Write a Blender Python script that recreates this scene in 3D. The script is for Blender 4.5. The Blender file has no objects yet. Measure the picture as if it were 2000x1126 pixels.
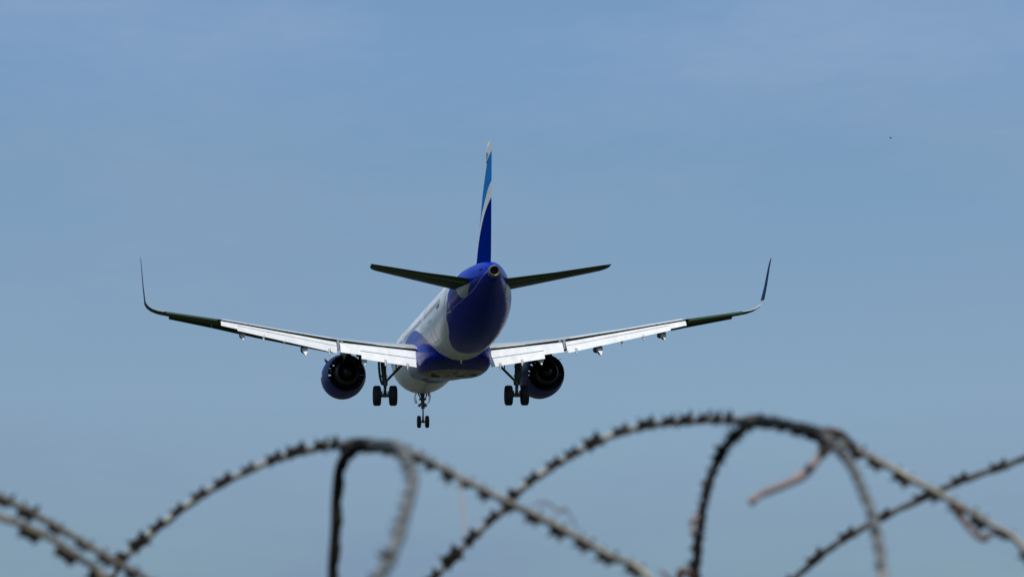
import bpy, bmesh, math, random
from mathutils import Vector, Matrix
random.seed(7)
sc = bpy.context.scene
rad = math.radians
sin, cos, PI = math.sin, math.cos, math.pi

# ------------------------------------------------------------------ camera
F = 7794.7                      # focal length in pixels of a 2000 pixel wide frame
TILT = rad(9.4)
CAM = Vector((0, 0, 1.7))
cd = bpy.data.cameras.new('camera'); cam = bpy.data.objects.new('camera', cd)
sc.collection.objects.link(cam); sc.camera = cam
cam.location = CAM; cam.rotation_euler = (PI / 2 + TILT, 0, 0)
cd.sensor_width = 36; cd.lens = F / 2000 * 36
cd.clip_start = .1; cd.clip_end = 40000
cd.dof.use_dof = True; cd.dof.focus_distance = 228; cd.dof.aperture_fstop = 11.8; cd.dof.aperture_blades = 7
RT = Matrix.Rotation(TILT, 3, 'X')


def at(px, py, d):
    """world point seen at photograph pixel (px, py), d metres ahead of the camera"""
    return CAM + RT @ Vector(((px - 1000) / F * d, d, (563 - py) / F * d))


# ------------------------------------------------------------------ sky, sun, exposure
SUN = Vector((-.12, -.50, .86)).normalized()     # direction towards the sun
w = bpy.data.worlds.new('World'); sc.world = w; w.use_nodes = True
wn = w.node_tree; wn.nodes.clear()


def N(nt, typ, **kw):
    n = nt.nodes.new(typ)
    for k, v in kw.items():
        if k.startswith('in_'):
            n.inputs[int(k[3:]) if k[3:].isdigit() else k[3:].replace('_', ' ')].default_value = v
        else:
            setattr(n, k, v)
    return n


sky = N(wn, 'ShaderNodeTexSky', sky_type='NISHITA', sun_disc=False, sun_elevation=math.asin(SUN.z),
        sun_rotation=math.atan2(SUN.x, SUN.y), altitude=0, air_density=1.25, dust_density=1.0, ozone_density=1.6)
tint = N(wn, 'ShaderNodeMix', data_type='RGBA', blend_type='MULTIPLY'); tint.inputs[0].default_value = 1
tint.inputs[7].default_value = (.675, .78, .91, 1)
wn.links.new(sky.outputs[0], tint.inputs[6])
tc = N(wn, 'ShaderNodeTexCoord')
mp = N(wn, 'ShaderNodeMapping'); mp.inputs['Scale'].default_value = (3.4, 3.4, 12)
nz = N(wn, 'ShaderNodeTexNoise'); nz.inputs['Scale'].default_value = 2.2; nz.inputs['Detail'].default_value = 4
rg = N(wn, 'ShaderNodeMapRange'); rg.inputs[1].default_value = .38; rg.inputs[2].default_value = .68
rg.inputs[3].default_value = 0; rg.inputs[4].default_value = .55
veil = N(wn, 'ShaderNodeMix', data_type='RGBA')
veil.inputs[7].default_value = (2.75, 3.8, 5.3, 1)
wn.links.new(tc.outputs['Generated'], mp.inputs[0]); wn.links.new(mp.outputs[0], nz.inputs[0])
nf = N(wn, 'ShaderNodeTexNoise'); nf.inputs['Scale'].default_value = 26; nf.inputs['Detail'].default_value = 5
wn.links.new(mp.outputs[0], nf.inputs[0])
ad = N(wn, 'ShaderNodeMath', operation='MULTIPLY_ADD'); ad.inputs[1].default_value = .22
wn.links.new(nf.outputs[0], ad.inputs[0]); wn.links.new(nz.outputs[0], ad.inputs[2])
sb = N(wn, 'ShaderNodeMath', operation='SUBTRACT'); sb.inputs[1].default_value = .11
wn.links.new(ad.outputs[0], sb.inputs[0]); wn.links.new(sb.outputs[0], rg.inputs[0]); wn.links.new(rg.outputs[0], veil.inputs[0])
wn.links.new(tint.outputs[2], veil.inputs[6])
bg = N(wn, 'ShaderNodeBackground'); bg.inputs[1].default_value = .1
wo = N(wn, 'ShaderNodeOutputWorld')
sx = N(wn, 'ShaderNodeSeparateXYZ'); wn.links.new(tc.outputs['Generated'], sx.inputs[0])
mr = N(wn, 'ShaderNodeMapRange'); mr.inputs[1].default_value = .05; mr.inputs[2].default_value = .25
wn.links.new(sx.outputs[2], mr.inputs[0])
hz = N(wn, 'ShaderNodeValToRGB'); e = hz.color_ramp.elements
e[0].position = 0; e[0].color = (.58, .62, .71, 1); e[1].position = 1; e[1].color = (1.06, 1.08, 1.10, 1)
for p_, c_ in ((.235, (.735, .765, .835)), (.435, (.925, .905, .935)), (.725, (.95, .97, .975)), (.86, (1.04, 1.06, 1.085))):
    k_ = e.new(p_); k_.color = c_ + (1,)
wn.links.new(mr.outputs[0], hz.inputs[0])
low = N(wn, 'ShaderNodeMix', data_type='RGBA', blend_type='MULTIPLY'); low.inputs[0].default_value = 1
wn.links.new(veil.outputs[2], low.inputs[6]); wn.links.new(hz.outputs[0], low.inputs[7])
wn.links.new(low.outputs[2], bg.inputs[0]); wn.links.new(bg.outputs[0], wo.inputs[0])

sd = bpy.data.lights.new('sun', 'SUN'); sd.energy = 3.2; sd.angle = rad(.53); sd.color = (1, .965, .91)
so = bpy.data.objects.new('sun', sd); sc.collection.objects.link(so)
so.rotation_euler = SUN.to_track_quat('Z', 'Y').to_euler(); so.location = (0, -20, 60)
vs = sc.view_settings; vs.view_transform = 'Standard'; vs.look = 'None'; vs.exposure = 0; vs.gamma = 1
vs.use_curve_mapping = False

# ------------------------------------------------------------------ materials
def new_mat(name):
    m = bpy.data.materials.new(name); m.use_nodes = True
    return m, m.node_tree, m.node_tree.nodes['Principled BSDF']


def mat(name, col, rough=.5, metal=0, coat=0, var=.12, scale=3., detail=6, streak=None, bump=0, spec=.5):
    """plain procedural material: colour with a little grime noise in colour and roughness"""
    m, nt, b = new_mat(name)
    t = N(nt, 'ShaderNodeTexCoord'); mpp = N(nt, 'ShaderNodeMapping')
    mpp.inputs['Scale'].default_value = streak or (1, 1, 1)
    n = N(nt, 'ShaderNodeTexNoise'); n.inputs['Scale'].default_value = scale; n.inputs['Detail'].default_value = detail
    n.inputs['Roughness'].default_value = .65
    nt.links.new(t.outputs['Object'], mpp.inputs[0]); nt.links.new(mpp.outputs[0], n.inputs[0])
    r = N(nt, 'ShaderNodeMapRange'); r.inputs[1].default_value = .3; r.inputs[2].default_value = .7
    r.inputs[3].default_value = 1 - var; r.inputs[4].default_value = 1 + var * .4
    nt.links.new(n.outputs[0], r.inputs[0])
    mx = N(nt, 'ShaderNodeVectorMath', operation='SCALE'); mx.inputs[0].default_value = col
    nt.links.new(r.outputs[0], mx.inputs[3]); nt.links.new(mx.outputs[0], b.inputs['Base Color'])
    r2 = N(nt, 'ShaderNodeMapRange'); r2.inputs[3].default_value = max(.03, rough - .08); r2.inputs[4].default_value = rough + .1
    nt.links.new(n.outputs[0], r2.inputs[0]); nt.links.new(r2.outputs[0], b.inputs['Roughness'])
    b.inputs['Metallic'].default_value = metal
    b.inputs['Specular IOR Level'].default_value = spec
    b.inputs['Coat Weight'].default_value = coat; b.inputs['Coat Roughness'].default_value = .08
    if bump:
        bp = N(nt, 'ShaderNodeBump'); bp.inputs['Strength'].default_value = bump
        nt.links.new(n.outputs[0], bp.inputs['Height']); nt.links.new(bp.outputs[0], b.inputs['Normal'])
    return m


OFF = 4.2      # height of the fuselage centre line above the base of the aircraft
BLUE = (.0003, .020, .38)
CYAN = (.02, .23, .62)
WHITE = (.80, .81, .79)


def math_n(nt, op, a, b=None, c=None):
    n = N(nt, 'ShaderNodeMath', operation=op)
    for i, v in enumerate((a, b, c)):
        if v is None: continue
        if isinstance(v, (int, float)): n.inputs[i].default_value = v
        else: nt.links.new(v, n.inputs[i])
    return n.outputs[0]


def curve(nt, x, pts):
    """piecewise curve y(x) through pts"""
    pts = sorted(pts); x0, x1 = pts[0][0], pts[-1][0]
    y0 = min(p[1] for p in pts); y1 = max(p[1] for p in pts)
    a = N(nt, 'ShaderNodeMapRange'); a.inputs[1].default_value = x0; a.inputs[2].default_value = x1
    nt.links.new(x, a.inputs[0])
    fc = N(nt, 'ShaderNodeFloatCurve'); c = fc.mapping.curves[0]
    q = [((p[0] - x0) / (x1 - x0), (p[1] - y0) / (y1 - y0)) for p in pts]
    c.points[0].location = q[0]; c.points[1].location = q[-1]
    for p in q[1:-1]: c.points.new(*p)
    fc.mapping.update()
    nt.links.new(a.outputs[0], fc.inputs['Value'])
    return math_n(nt, 'MULTIPLY_ADD', fc.outputs[0], y1 - y0, y0)


def mixc(nt, f, a, b):
    m = N(nt, 'ShaderNodeMix', data_type='RGBA')
    nt.links.new(f, m.inputs[0])
    for i, v in ((6, a), (7, b)):
        if isinstance(v, tuple): m.inputs[i].default_value = v if len(v) == 4 else v + (1,)
        else: nt.links.new(v, m.inputs[i])
    return m.outputs[2]


def station(nt):
    t = N(nt, 'ShaderNodeTexCoord'); s = N(nt, 'ShaderNodeSeparateXYZ')
    nt.links.new(t.outputs['Object'], s.inputs[0])
    return t, s.outputs[0], math_n(nt, 'SUBTRACT', 22., s.outputs[1]), math_n(nt, 'SUBTRACT', s.outputs[2], OFF)


def grime(nt, t, col, lo=.82, sc_=(.35, 2.2, 2.2), scale=1.3):
    mpp = N(nt, 'ShaderNodeMapping'); mpp.inputs['Scale'].default_value = (sc_[1], sc_[0], sc_[2])
    n = N(nt, 'ShaderNodeTexNoise'); n.inputs['Scale'].default_value = scale; n.inputs['Detail'].default_value = 7
    nt.links.new(t.outputs['Object'], mpp.inputs[0]); nt.links.new(mpp.outputs[0], n.inputs[0])
    r = N(nt, 'ShaderNodeMapRange'); r.inputs[1].default_value = .35; r.inputs[2].default_value = .62
    r.inputs[3].default_value = lo; r.inputs[4].default_value = 1
    nt.links.new(n.outputs[0], r.inputs[0])
    s = N(nt, 'ShaderNodeVectorMath', operation='SCALE'); nt.links.new(col, s.inputs[0]); nt.links.new(r.outputs[0], s.inputs[3])
    return s.outputs[0], n.outputs[0]


def finish(nt, b, t, col, rough=.3, coat=.6, lo=.85, spec=.07):
    c, n = grime(nt, t, col, lo)
    nt.links.new(c, b.inputs['Base Color'])
    b.inputs['Roughness'].default_value = rough; b.inputs['Coat Weight'].default_value = coat
    b.inputs['Coat Roughness'].default_value = .07; b.inputs['Specular IOR Level'].default_value = spec


def seams(nt, st, col, period=1.6, width=.012, dark=.72):
    fr = math_n(nt, 'PINGPONG', st, period / 2)
    line = math_n(nt, 'LESS_THAN', fr, width)
    s = N(nt, 'ShaderNodeMix', data_type='RGBA', blend_type='MULTIPLY')
    nt.links.new(math_n(nt, 'MULTIPLY', line, 1 - dark), s.inputs[0]); nt.links.new(col, s.inputs[6])
    s.inputs[7].default_value = (0, 0, 0, 1)
    return s.outputs[2]


def fuselage_mat():
    m, nt, b = new_mat('fuselage_paint')
    t, x, st, z = station(nt)
    S = curve(nt, z, [(-2.2, 31.4), (-2.05, 31.5), (-1.86, 32.), (-1.55, 33.2), (-.95, 35.4), (-.53, 36.05), (-.36, 36.45),
                      (.35, 37.35), (.9, 37.7), (2.1, 38.0)])
    tail = math_n(nt, 'GREATER_THAN', st, S)
    cy = math_n(nt, 'MULTIPLY', math_n(nt, 'COMPARE', st, math_n(nt, 'SUBTRACT', S, .62), .075),
                math_n(nt, 'GREATER_THAN', z, -.55))
    C = curve(nt, st, [(36, -.85), (38, -.25), (39.8, 0), (41.8, .34), (43, .65), (44.4, 1.05)])
    line = math_n(nt, 'MULTIPLY', math_n(nt, 'COMPARE', z, C, .018), math_n(nt, 'GREATER_THAN', st, 37.7))
    T = curve(nt, st, [(12.6, -2.2), (13.6, -.8), (14.6, .05), (16.5, .30), (19, .36), (21.5, .22), (23.5, -.08), (25.2, -.42), (26.8, -1.0), (27.6, -2.2)])
    swo = math_n(nt, 'MULTIPLY', math_n(nt, 'LESS_THAN', z, T),
                 math_n(nt, 'MULTIPLY', math_n(nt, 'GREATER_THAN', st, 12.7), math_n(nt, 'LESS_THAN', st, 27.5)))
    blue = math_n(nt, 'MAXIMUM', tail, swo)
    col = mixc(nt, cy, WHITE, CYAN)
    col = mixc(nt, blue, col, BLUE)
    col = mixc(nt, math_n(nt, 'MULTIPLY', line, .6), col, (.45, .55, .75))
    col = seams(nt, st, col, 2.13, .014, .72)
    col = seams(nt, math_n(nt, 'ADD', z, 5.0), col, 1.37, .010, .8)
    finish(nt, b, t, col, .26, .0, .84)
    return m


def fin_mat():
    m, nt, b = new_mat('fin_paint')
    t, x, st, z = station(nt)
    A = curve(nt, st, [(36, 3.0), (38, 4.), (40, 5.2), (41.2, 6.0), (42.4, 6.85), (43.1, 7.2), (44.3, 7.4)])
    B = curve(nt, st, [(36, 2.0), (38.5, 3.4), (39.9, 4.25), (41.3, 4.9), (42.6, 5.5), (44.3, 5.95)])
    D = curve(nt, st, [(36, 1.2), (38.2, 2.75), (39.7, 3.6), (41.2, 4.3), (42.6, 4.75), (44.3, 5.1)])
    col = mixc(nt, math_n(nt, 'LESS_THAN', z, A), WHITE, CYAN)
    col = mixc(nt, math_n(nt, 'LESS_THAN', z, B), col, WHITE)
    col = mixc(nt, math_n(nt, 'LESS_THAN', z, D), col, (.0003, .018, .20))
    finish(nt, b, t, col, .5, .0, .9, 0.)
    return m


def fairing_mat():
    m, nt, b = new_mat('belly_fairing_paint')
    t, x, st, z = station(nt)
    n = N(nt, 'ShaderNodeTexNoise'); n.inputs['Scale'].default_value = .8; nt.links.new(t.outputs['Object'], n.inputs[0])
    zz = math_n(nt, 'MULTIPLY_ADD', n.outputs[0], .05, z)
    col = mixc(nt, math_n(nt, 'LESS_THAN', zz, -2.40), BLUE, (.42, .41, .37))
    col = seams(nt, st, col, 1.1, .02, .6)
    c2, nn = grime(nt, t, col, .45, (.25, 1.6, 1.6), 2.0)
    nt.links.new(c2, b.inputs['Base Color']); b.inputs['Roughness'].default_value = .3
    b.inputs['Coat Weight'].default_value = 0; b.inputs['Specular IOR Level'].default_value = .1
    return m


M = dict(
    fus=fuselage_mat(), fin=fin_mat(), fair=fairing_mat(),
    white=mat('white_paint', WHITE, .35, coat=.3, var=.07, scale=1.1, streak=(1, 2.5, 1)),
    flap=mat('flap_white_paint', (.79, .79, .755), .45, coat=.1, var=.13, scale=1.3, streak=(2.2, .35, 1)),
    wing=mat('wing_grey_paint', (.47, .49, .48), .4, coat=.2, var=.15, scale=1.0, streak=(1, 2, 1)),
    lower=mat('dark_green_lower', (.034, .068, .026), .5, coat=0, var=.25, scale=1.2, streak=(.5, 2, 1), spec=.12),  # very dark green, mostly for downward facing surfaces
    cove=mat('flap_cove_dark', (.035, .04, .042), .6, var=.3),
    nac=mat('nacelle_blue_paint', (.0004, .020, .24), .35, coat=.0, spec=.05, var=.1, scale=2),
    dark=mat('engine_duct_dark', (.008, .010, .022), .5, var=.3),
    hot=mat('exhaust_metal', (.04, .045, .06), .45, metal=.6, var=.3, scale=5),
    vane=mat('guide_vane_metal', (.72, .73, .74), .35, metal=.25, var=.1),
    steel=mat('gear_steel', (.10, .115, .105), .4, metal=.3, var=.35, scale=7),
    oleo=mat('polished_oleo', (.55, .56, .56), .18, metal=.9, var=.1),
    tyre=mat('tyre_rubber', (.012, .012, .014), .75, var=.3, scale=9),
    rim=mat('wheel_rim_grey', (.16, .17, .17), .45, metal=.4, var=.2),
    apu=mat('apu_exhaust_metal', (.17, .155, .13), .4, metal=.55, var=.35, scale=6),
    black=mat('black_void', (.004, .004, .005), .8, var=.1),
    glass=mat('cabin_window_glass', (.045, .055, .06), .12, coat=.6, var=.1),
    seam=mat('panel_seam_grey', (.42, .44, .45), .5, var=.1),
    mark=mat('registration_black', (.03, .035, .04), .5, var=.1),
    sharklet=mat('winglet_blue_paint', (.001, .014, .07), .4, coat=0, spec=.05, var=.1),
    patch=mat('bare_seal_plate', (.42, .47, .50), .35, metal=.2, var=.2, scale=3),
    lamp=mat('lamp_housing', (.4, .42, .42), .15, metal=.7, var=.1),
    rust=mat('rusty_tape_steel', (.020, .013, .008), .8, metal=0, spec=.2, var=.65, scale=55, bump=.2),
    wire=mat('weathered_wire_steel', (.44, .40, .29), .45, metal=.35, var=.55, scale=22, bump=.15),
    twig=mat('dry_stalk', (.34, .25, .21), .7, var=.35, scale=40),
    leaf=mat('dry_leaf', (.16, .075, .045), .75, var=.5, scale=60),
    straw=mat('pale_fibre', (.33, .31, .29), .7, var=.3, scale=50),
    bird=mat('dark_plumage', (.03, .03, .035), .7, var=.3, scale=30),
)

# ------------------------------------------------------------------ mesh helpers
COL = sc.collection


class MB:
    def __init__(s): s.v = []; s.f = []; s.m = []

    def add(s, v, f, m=0):
        k = len(s.v); s.v += [tuple(p) for p in v]; s.f += [tuple(i + k for i in q) for q in f]; s.m += [m] * len(f)

    def loft(s, rings, m=0, cap=True, closed=True):
        n = len(rings[0]); v = [p for r in rings for p in r]; f = []
        for i in range(len(rings) - 1):
            for j in range(n if closed else n - 1):
                a = i * n + j; b = i * n + (j + 1) % n
                f.append((a, b, b + n, a + n))
        if cap:
            f.append(tuple(range(n))[::-1]); f.append(tuple(range((len(rings) - 1) * n, len(rings) * n)))
        s.add(v, f, m)

    def box(s, c, d, R=None, m=0):
        c = Vector(c); R = R or Matrix.Identity(3)
        v = [c + R @ Vector((sx * d[0] / 2, sy * d[1] / 2, sz * d[2] / 2)) for sx in (-1, 1) for sy in (-1, 1) for sz in (-1, 1)]
        s.add(v, [(0, 1, 3, 2), (4, 6, 7, 5), (0, 4, 5, 1), (2, 3, 7, 6), (0, 2, 6, 4), (1, 5, 7, 3)], m)

    def tube(s, pts, r, n=12, m=0, squash=1., cap=True):
        pts = [Vector(p) for p in pts]; rings = []
        up = None
        for i, p in enumerate(pts):
            t = (pts[min(i + 1, len(pts) - 1)] - pts[max(i - 1, 0)]).normalized()
            if up is None: up = t.cross(Vector((.31, .92, .2))).normalized()
            a = (up - t * up.dot(t)).normalized(); up = a; b = t.cross(a)
            rr = r[i] if isinstance(r, (list, tuple)) else r
            rings.append([p + (a * cos(2 * PI * k / n) + b * sin(2 * PI * k / n) * squash) * rr for k in range(n)])
        s.loft(rings, m, cap)

    def lathe(s, prof, c, axis, n=48, m=0, cap=False):
        """prof: list of (distance along axis, radius)"""
        c = Vector(c); ax = Vector(axis).normalized(); a = ax.cross(Vector((0, 0, 1)))
        if a.length < .01: a = ax.cross(Vector((0, 1, 0)))
        a.normalize(); b = ax.cross(a)
        s.loft([[c + ax * d + (a * cos(2 * PI * k / n) + b * sin(2 * PI * k / n)) * r for k in range(n)] for d, r in prof], m, cap)

    def build(s, name, mats, parent=None, sharp=35, recalc=True, bevel=0):
        me = bpy.data.meshes.new(name); me.from_pydata(s.v, [], s.f)
        if not isinstance(mats, (list, tuple)): mats = [mats]
        for x in mats: me.materials.append(x)
        me.polygons.foreach_set('material_index', s.m)
        bm = bmesh.new(); bm.from_mesh(me)
        if recalc: bmesh.ops.recalc_face_normals(bm, faces=bm.faces[:])
        bm.to_mesh(me); bm.free()
        me.polygons.foreach_set('use_smooth', [True] * len(me.polygons))
        me.set_sharp_from_angle(angle=rad(sharp)); me.update()
        o = bpy.data.objects.new(name, me); COL.objects.link(o)
        if parent: o.parent = parent
        if bevel:
            b = o.modifiers.new('bevel', 'BEVEL'); b.width = bevel; b.segments = 2; b.limit_method = 'ANGLE'
        return o


def thing(name, label, cat, loc=(0, 0, 0), group=None):
    o = bpy.data.objects.new(name, None); COL.objects.link(o); o.location = loc
    o['label'] = label; o['category'] = cat
    if group: o['group'] = group
    return o


def tag(o, label, cat, group=None):
    o['label'] = label; o['category'] = cat
    if group: o['group'] = group
    return o


def A(st, x, z):
    """aircraft point: station from the nose, x to starboard, z above the fuselage centre line"""
    return Vector((x, 22 - st, z + OFF))


# ------------------------------------------------------------------ ground
def ground():
    m, nt, b = new_mat('scrub_and_grass')
    t = N(nt, 'ShaderNodeTexCoord'); n = N(nt, 'ShaderNodeTexNoise'); n.inputs['Scale'].default_value = .02; n.inputs['Detail'].default_value = 12
    nt.links.new(t.outputs['Object'], n.inputs[0])
    cr = N(nt, 'ShaderNodeValToRGB'); cr.color_ramp.elements[0].position = .42; cr.color_ramp.elements[1].position = .6
    cr.color_ramp.elements[0].color = (.010, .027, .006, 1); cr.color_ramp.elements[1].color = (.060, .045, .026, 1)
    nt.links.new(n.outputs[0], cr.inputs[0]); nt.links.new(cr.outputs[0], b.inputs['Base Color'])
    b.inputs['Roughness'].default_value = .95
    q = MB(); R_ = 15000; k = 24
    v = [(-R_ + 2 * R_ * i / k, -R_ + 2 * R_ * j / k, 0) for i in range(k + 1) for j in range(k + 1)]
    q.add(v, [(i * (k + 1) + j, (i + 1) * (k + 1) + j, (i + 1) * (k + 1) + j + 1, i * (k + 1) + j + 1) for i in range(k) for j in range(k)])
    o = q.build('ground', m); o['kind'] = 'structure'


ground()

# ------------------------------------------------------------------ the airliner
pose = Matrix.Rotation(.118085, 3, 'Z') @ Matrix.Rotation(-.111289, 3, 'X') @ Matrix.Rotation(.00063, 3, 'Y')
T0 = Vector((-3.54821, 229.7155, -2.58148))
WR = RT @ pose
base = CAM + RT @ (T0 + pose @ Vector((0, 0, -OFF)))
plane = thing('airliner', 'white and royal blue twin engine passenger jet landing with wheels and flaps down',
              'airplane', base)
plane.rotation_euler = WR.to_euler()

PR = [(0, -.55, -.55, .0), (.12, -.30, -.78, .26), (.35, -.08, -1.02, .50), (.7, .12, -1.22, .74), (1.4, .52, -1.47, 1.10), (2.2, 1.05, -1.68, 1.42), (3.0, 1.52, -1.82, 1.64),
      (4.0, 1.88, -1.95, 1.84), (5.2, 2.04, -2.04, 1.94), (6.5, 2.07, -2.07, 1.975), (31.4, 2.07, -2.07, 1.975), (33.5, 2.07, -1.94, 1.965),
      (35.5, 2.06, -1.66, 1.89), (37.5, 2.03, -1.24, 1.72), (39.5, 1.97, -.72, 1.42), (41.0, 1.88, -.28, 1.14), (42.3, 1.75, .08, .85),
      (43.3, 1.60, .34, .62), (44.0, 1.44, .52, .44), (44.4, 1.30, .66, .30)]


def smooth_prof(s):
    """Catmull-Rom through the profile table"""
    i = 0
    while i < len(PR) - 2 and PR[i + 1][0] < s: i += 1
    p0 = PR[max(i - 1, 0)]; p1 = PR[i]; p2 = PR[i + 1]; p3 = PR[min(i + 2, len(PR) - 1)]
    h = p2[0] - p1[0]; u = (s - p1[0]) / h; out = []
    for k in (1, 2, 3):
        m1 = (p2[k] - p0[k]) / (p2[0] - p0[0]) * h if i > 0 else (p2[k] - p1[k])
        m2 = (p3[k] - p1[k]) / (p3[0] - p1[0]) * h if i < len(PR) - 2 else (p2[k] - p1[k])
        if abs(p2[k] - p1[k]) < 1e-6: m1 = m2 = 0
        out.append((2 * u**3 - 3 * u**2 + 1) * p1[k] + (u**3 - 2 * u**2 + u) * m1 + (-2 * u**3 + 3 * u**2) * p2[k] + (u**3 - u**2) * m2)
    return out


def fus_pt(s, ang, out=0.):
    """ang: 0 port side, 90 top, 180 starboard, -90 belly"""
    t, b, wd = smooth_prof(s); c = (t + b) / 2; h = (t - b) / 2; a = rad(ang)
    return A(s, -(wd + out) * cos(a), c + (h + out) * sin(a))


def fus_ang(s, z):
    t, b, wd = smooth_prof(s); c = (t + b) / 2; h = (t - b) / 2
    return math.degrees(math.asin(max(-1, min(1, (z - c) / h))))


sts = [.02, .06, .12, .2, .35, .5, .7, 1, 1.4, 1.8, 2.2, 2.6, 3, 3.5, 4, 4.6, 5.2, 5.8, 6.5] + [8 + i * 1.3 for i in range(18)] + \
      [31.4 + i * .2 for i in range(65)] + [44.32, 44.4]
q = MB(); q.loft([[fus_pt(s, k * 2.5) for k in range(144)] for s in sts])
fus = q.build('fuselage', M['fus'], plane, 50)

# cabin windows on the side seen, one object each
for i in range(52):
    s = 7.6 + i * .533
    if 12.4 < s < 13.6 or 24.9 < s < 25.9 or s > 35.3: continue
    z0 = .45; q = MB(); r = []
    for ring, (kk, out) in enumerate(((1, .002), (1, .008), (.8, .010))):
        r.append([fus_pt(s + .115 * kk * math.copysign(abs(cos(a)) ** .6, cos(a)),
                         fus_ang(s, z0 + .165 * kk * math.copysign(abs(sin(a)) ** .6, sin(a))), out)
                  for a in [2 * PI * k / 12 for k in range(12)]])
    q.loft(r); q.build('cabin_window', M['glass'], fus)


def door_frame(s0, s1, z0, z1, name='cabin_door', m='patch', wdt=.035):
    q = MB()
    zs = [z0 + (z1 - z0) * k / 12 for k in range(13)]
    for s in (s0, s1):
        q.loft([[fus_pt(s - wdt, fus_ang(s, z), .003), fus_pt(s - wdt, fus_ang(s, z), .012), fus_pt(s + wdt, fus_ang(s, z), .012), fus_pt(s + wdt, fus_ang(s, z), .003)] for z in zs])
    for z in (z0, z1):
        ss = [s0 - wdt + (s1 - s0 + 2 * wdt) * k / 6 for k in range(7)]
        q.loft([[fus_pt(s, fus_ang(s, z - wdt), .003), fus_pt(s, fus_ang(s, z - wdt), .015), fus_pt(s, fus_ang(s, z + wdt), .015), fus_pt(s, fus_ang(s, z + wdt), .003)] for s in ss])
    return q.build(name, M[m], fus)


door_frame(36.55, 37.45, -.36, 1.4)
door_frame(5.0, 5.8, -.36, 1.4, m='mark', wdt=.02)
door_frame(12.6, 13.3, -.36, 1.4, m='seam', wdt=.012)
door_frame(25.1, 25.7, -.36, 1.4, m='seam', wdt=.012)
door_frame(29.3, 31.0, -1.25, -.1, name='cargo_door', m='seam', wdt=.008)

# small dark registration marks behind the windows (too small to read in the photograph)
for k, (ds, h) in enumerate(((0, .2), (.2, .2), (.38, .05), (.55, .2), (.76, .2), (.97, .2))):
    for e in range(1):
        q = MB(); s = 33.7 + ds; r_ = []
        for zz in (.16, .16 + h):
            r_.append([fus_pt(s - .05, fus_ang(s, zz), .004), fus_pt(s - .05, fus_ang(s, zz), .012), fus_pt(s + .05, fus_ang(s, zz), .012), fus_pt(s + .05, fus_ang(s, zz), .004)])
        q.loft(r_); q.build('registration_mark', M['mark'], fus)

# tail pipe of the auxiliary power unit
ax = A(45, 0, 1.02) - A(44, 0, .955); q = MB(); c0 = A(44.28, 0, .985)
q.lathe([(0, .335), (.10, .345), (.30, .30), (.36, .285), (.37, .25), (.36, .225), (.2, .2), (-.3, .19)], c0, ax, 40)
pipe = q.build('tail_pipe', M['apu'], plane)
q = MB(); q.lathe([(0, .195), (.13, .192), (.14, .0)], c0, ax, 32); q.build('exhaust_opening', M['black'], pipe)
q = MB(); q.tube([fus_pt(43.2, 24, -.02), fus_pt(43.25, 24, .05), fus_pt(43.45, 24, .03)], .06, 8, squash=.6); q.build('vent_scoop', M['mark'], fus)
q = MB(); q.tube([fus_pt(28.4, -88, -.02), fus_pt(28.5, -88, .22), fus_pt(28.62, -88, .3)], [.06, .04, .02], 8, squash=.3); q.build('drain_mast', M['white'], fus)
for s_ in (9.5, 12.1, 31.2):
    q = MB(); q.loft([[fus_pt(s_, 90, -.02) + Vector((sx * .012, 0, 0)) for sx in (-1, 1)] + [fus_pt(s_ + .5, 90, -.02) + Vector((sx * .012, 0, 0)) for sx in (1, -1)],
                      [fus_pt(s_ + .25, 90, .3) + Vector((sx * .006, 0, 0)) for sx in (-1, 1)] + [fus_pt(s_ + .45, 90, .3) + Vector((sx * .006, 0, 0)) for sx in (1, -1)]])
    q.build('blade_antenna', M['white'], fus)

# belly fairing
def fring(s, hw, top, bot, n=48, e=.62):
    c = (top + bot) / 2; h = (top - bot) / 2
    return [A(s, hw * math.copysign(abs(cos(a)) ** e, cos(a)), c + h * math.copysign(abs(sin(a)) ** e, sin(a))) for a in [2 * PI * k / n for k in range(n)]]


q = MB()
q.loft([fring(*p) for p in [(13.2, 1.2, -1.3, -1.98), (14.2, 1.6, -1.05, -2.05), (15.5, 1.85, -.8, -2.13), (17., 1.98, -.55, -2.22), (18.5, 2.03, -.45, -2.32), (20.5, 2.07, -.45, -2.50), (22.3, 2.1, -.45, -2.66),
                            (23.5, 2.1, -.5, -2.66), (24.6, 2.06, -.6, -2.58), (25.6, 1.95, -.75, -2.43), (26.4, 1.78, -.95, -2.27), (27.1, 1.5, -1.2, -2.12), (27.6, 1.1, -1.45, -1.98)]])
fair = q.build('belly_fairing', M['fair'], plane, 60)
for i, (x_, s_, wx, ws) in enumerate([(-1.05, 23.6, .5, .35), (-.35, 24.0, .22, .16), (.35, 23.8, .5, .3), (1.1, 24.0, .35, .2), (.0, 24.6, .16, .3), (-1.3, 24.3, .18, .14)]):
    q = MB(); zb = -2.665 + .02 + (max(0, s_ - 23.5) * .075); q.box(A(s_, x_, zb), (wx, ws, .05)); q.build('access_hatch', M['mark'], fair, bevel=.01)

# ---------------- wing surfaces
def foil(n=16, t=.12, camber=.02, cu=1., cl=1.):
    """upper trailing point -> leading edge -> lower trailing point, chord fraction coordinates"""
    def th(x): return 5 * t * (.2969 * math.sqrt(x) - .126 * x - .3516 * x * x + .2843 * x**3 - .1020 * x**4)
    def cm(x):
        p = .42
        return camber * ((2 * p * x - x * x) / p**2 if x < p else (1 - 2 * p + 2 * p * x - x * x) / (1 - p)**2)
    up = [cu * (1 + cos(PI * k / n)) / 2 for k in range(n + 1)]
    lo = [cl * (1 - cos(PI * k / n)) / 2 for k in range(1, n + 1)]
    return [(x, cm(x) + th(x)) for x in up] + [(x, cm(x) - th(x)) for x in lo]


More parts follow.
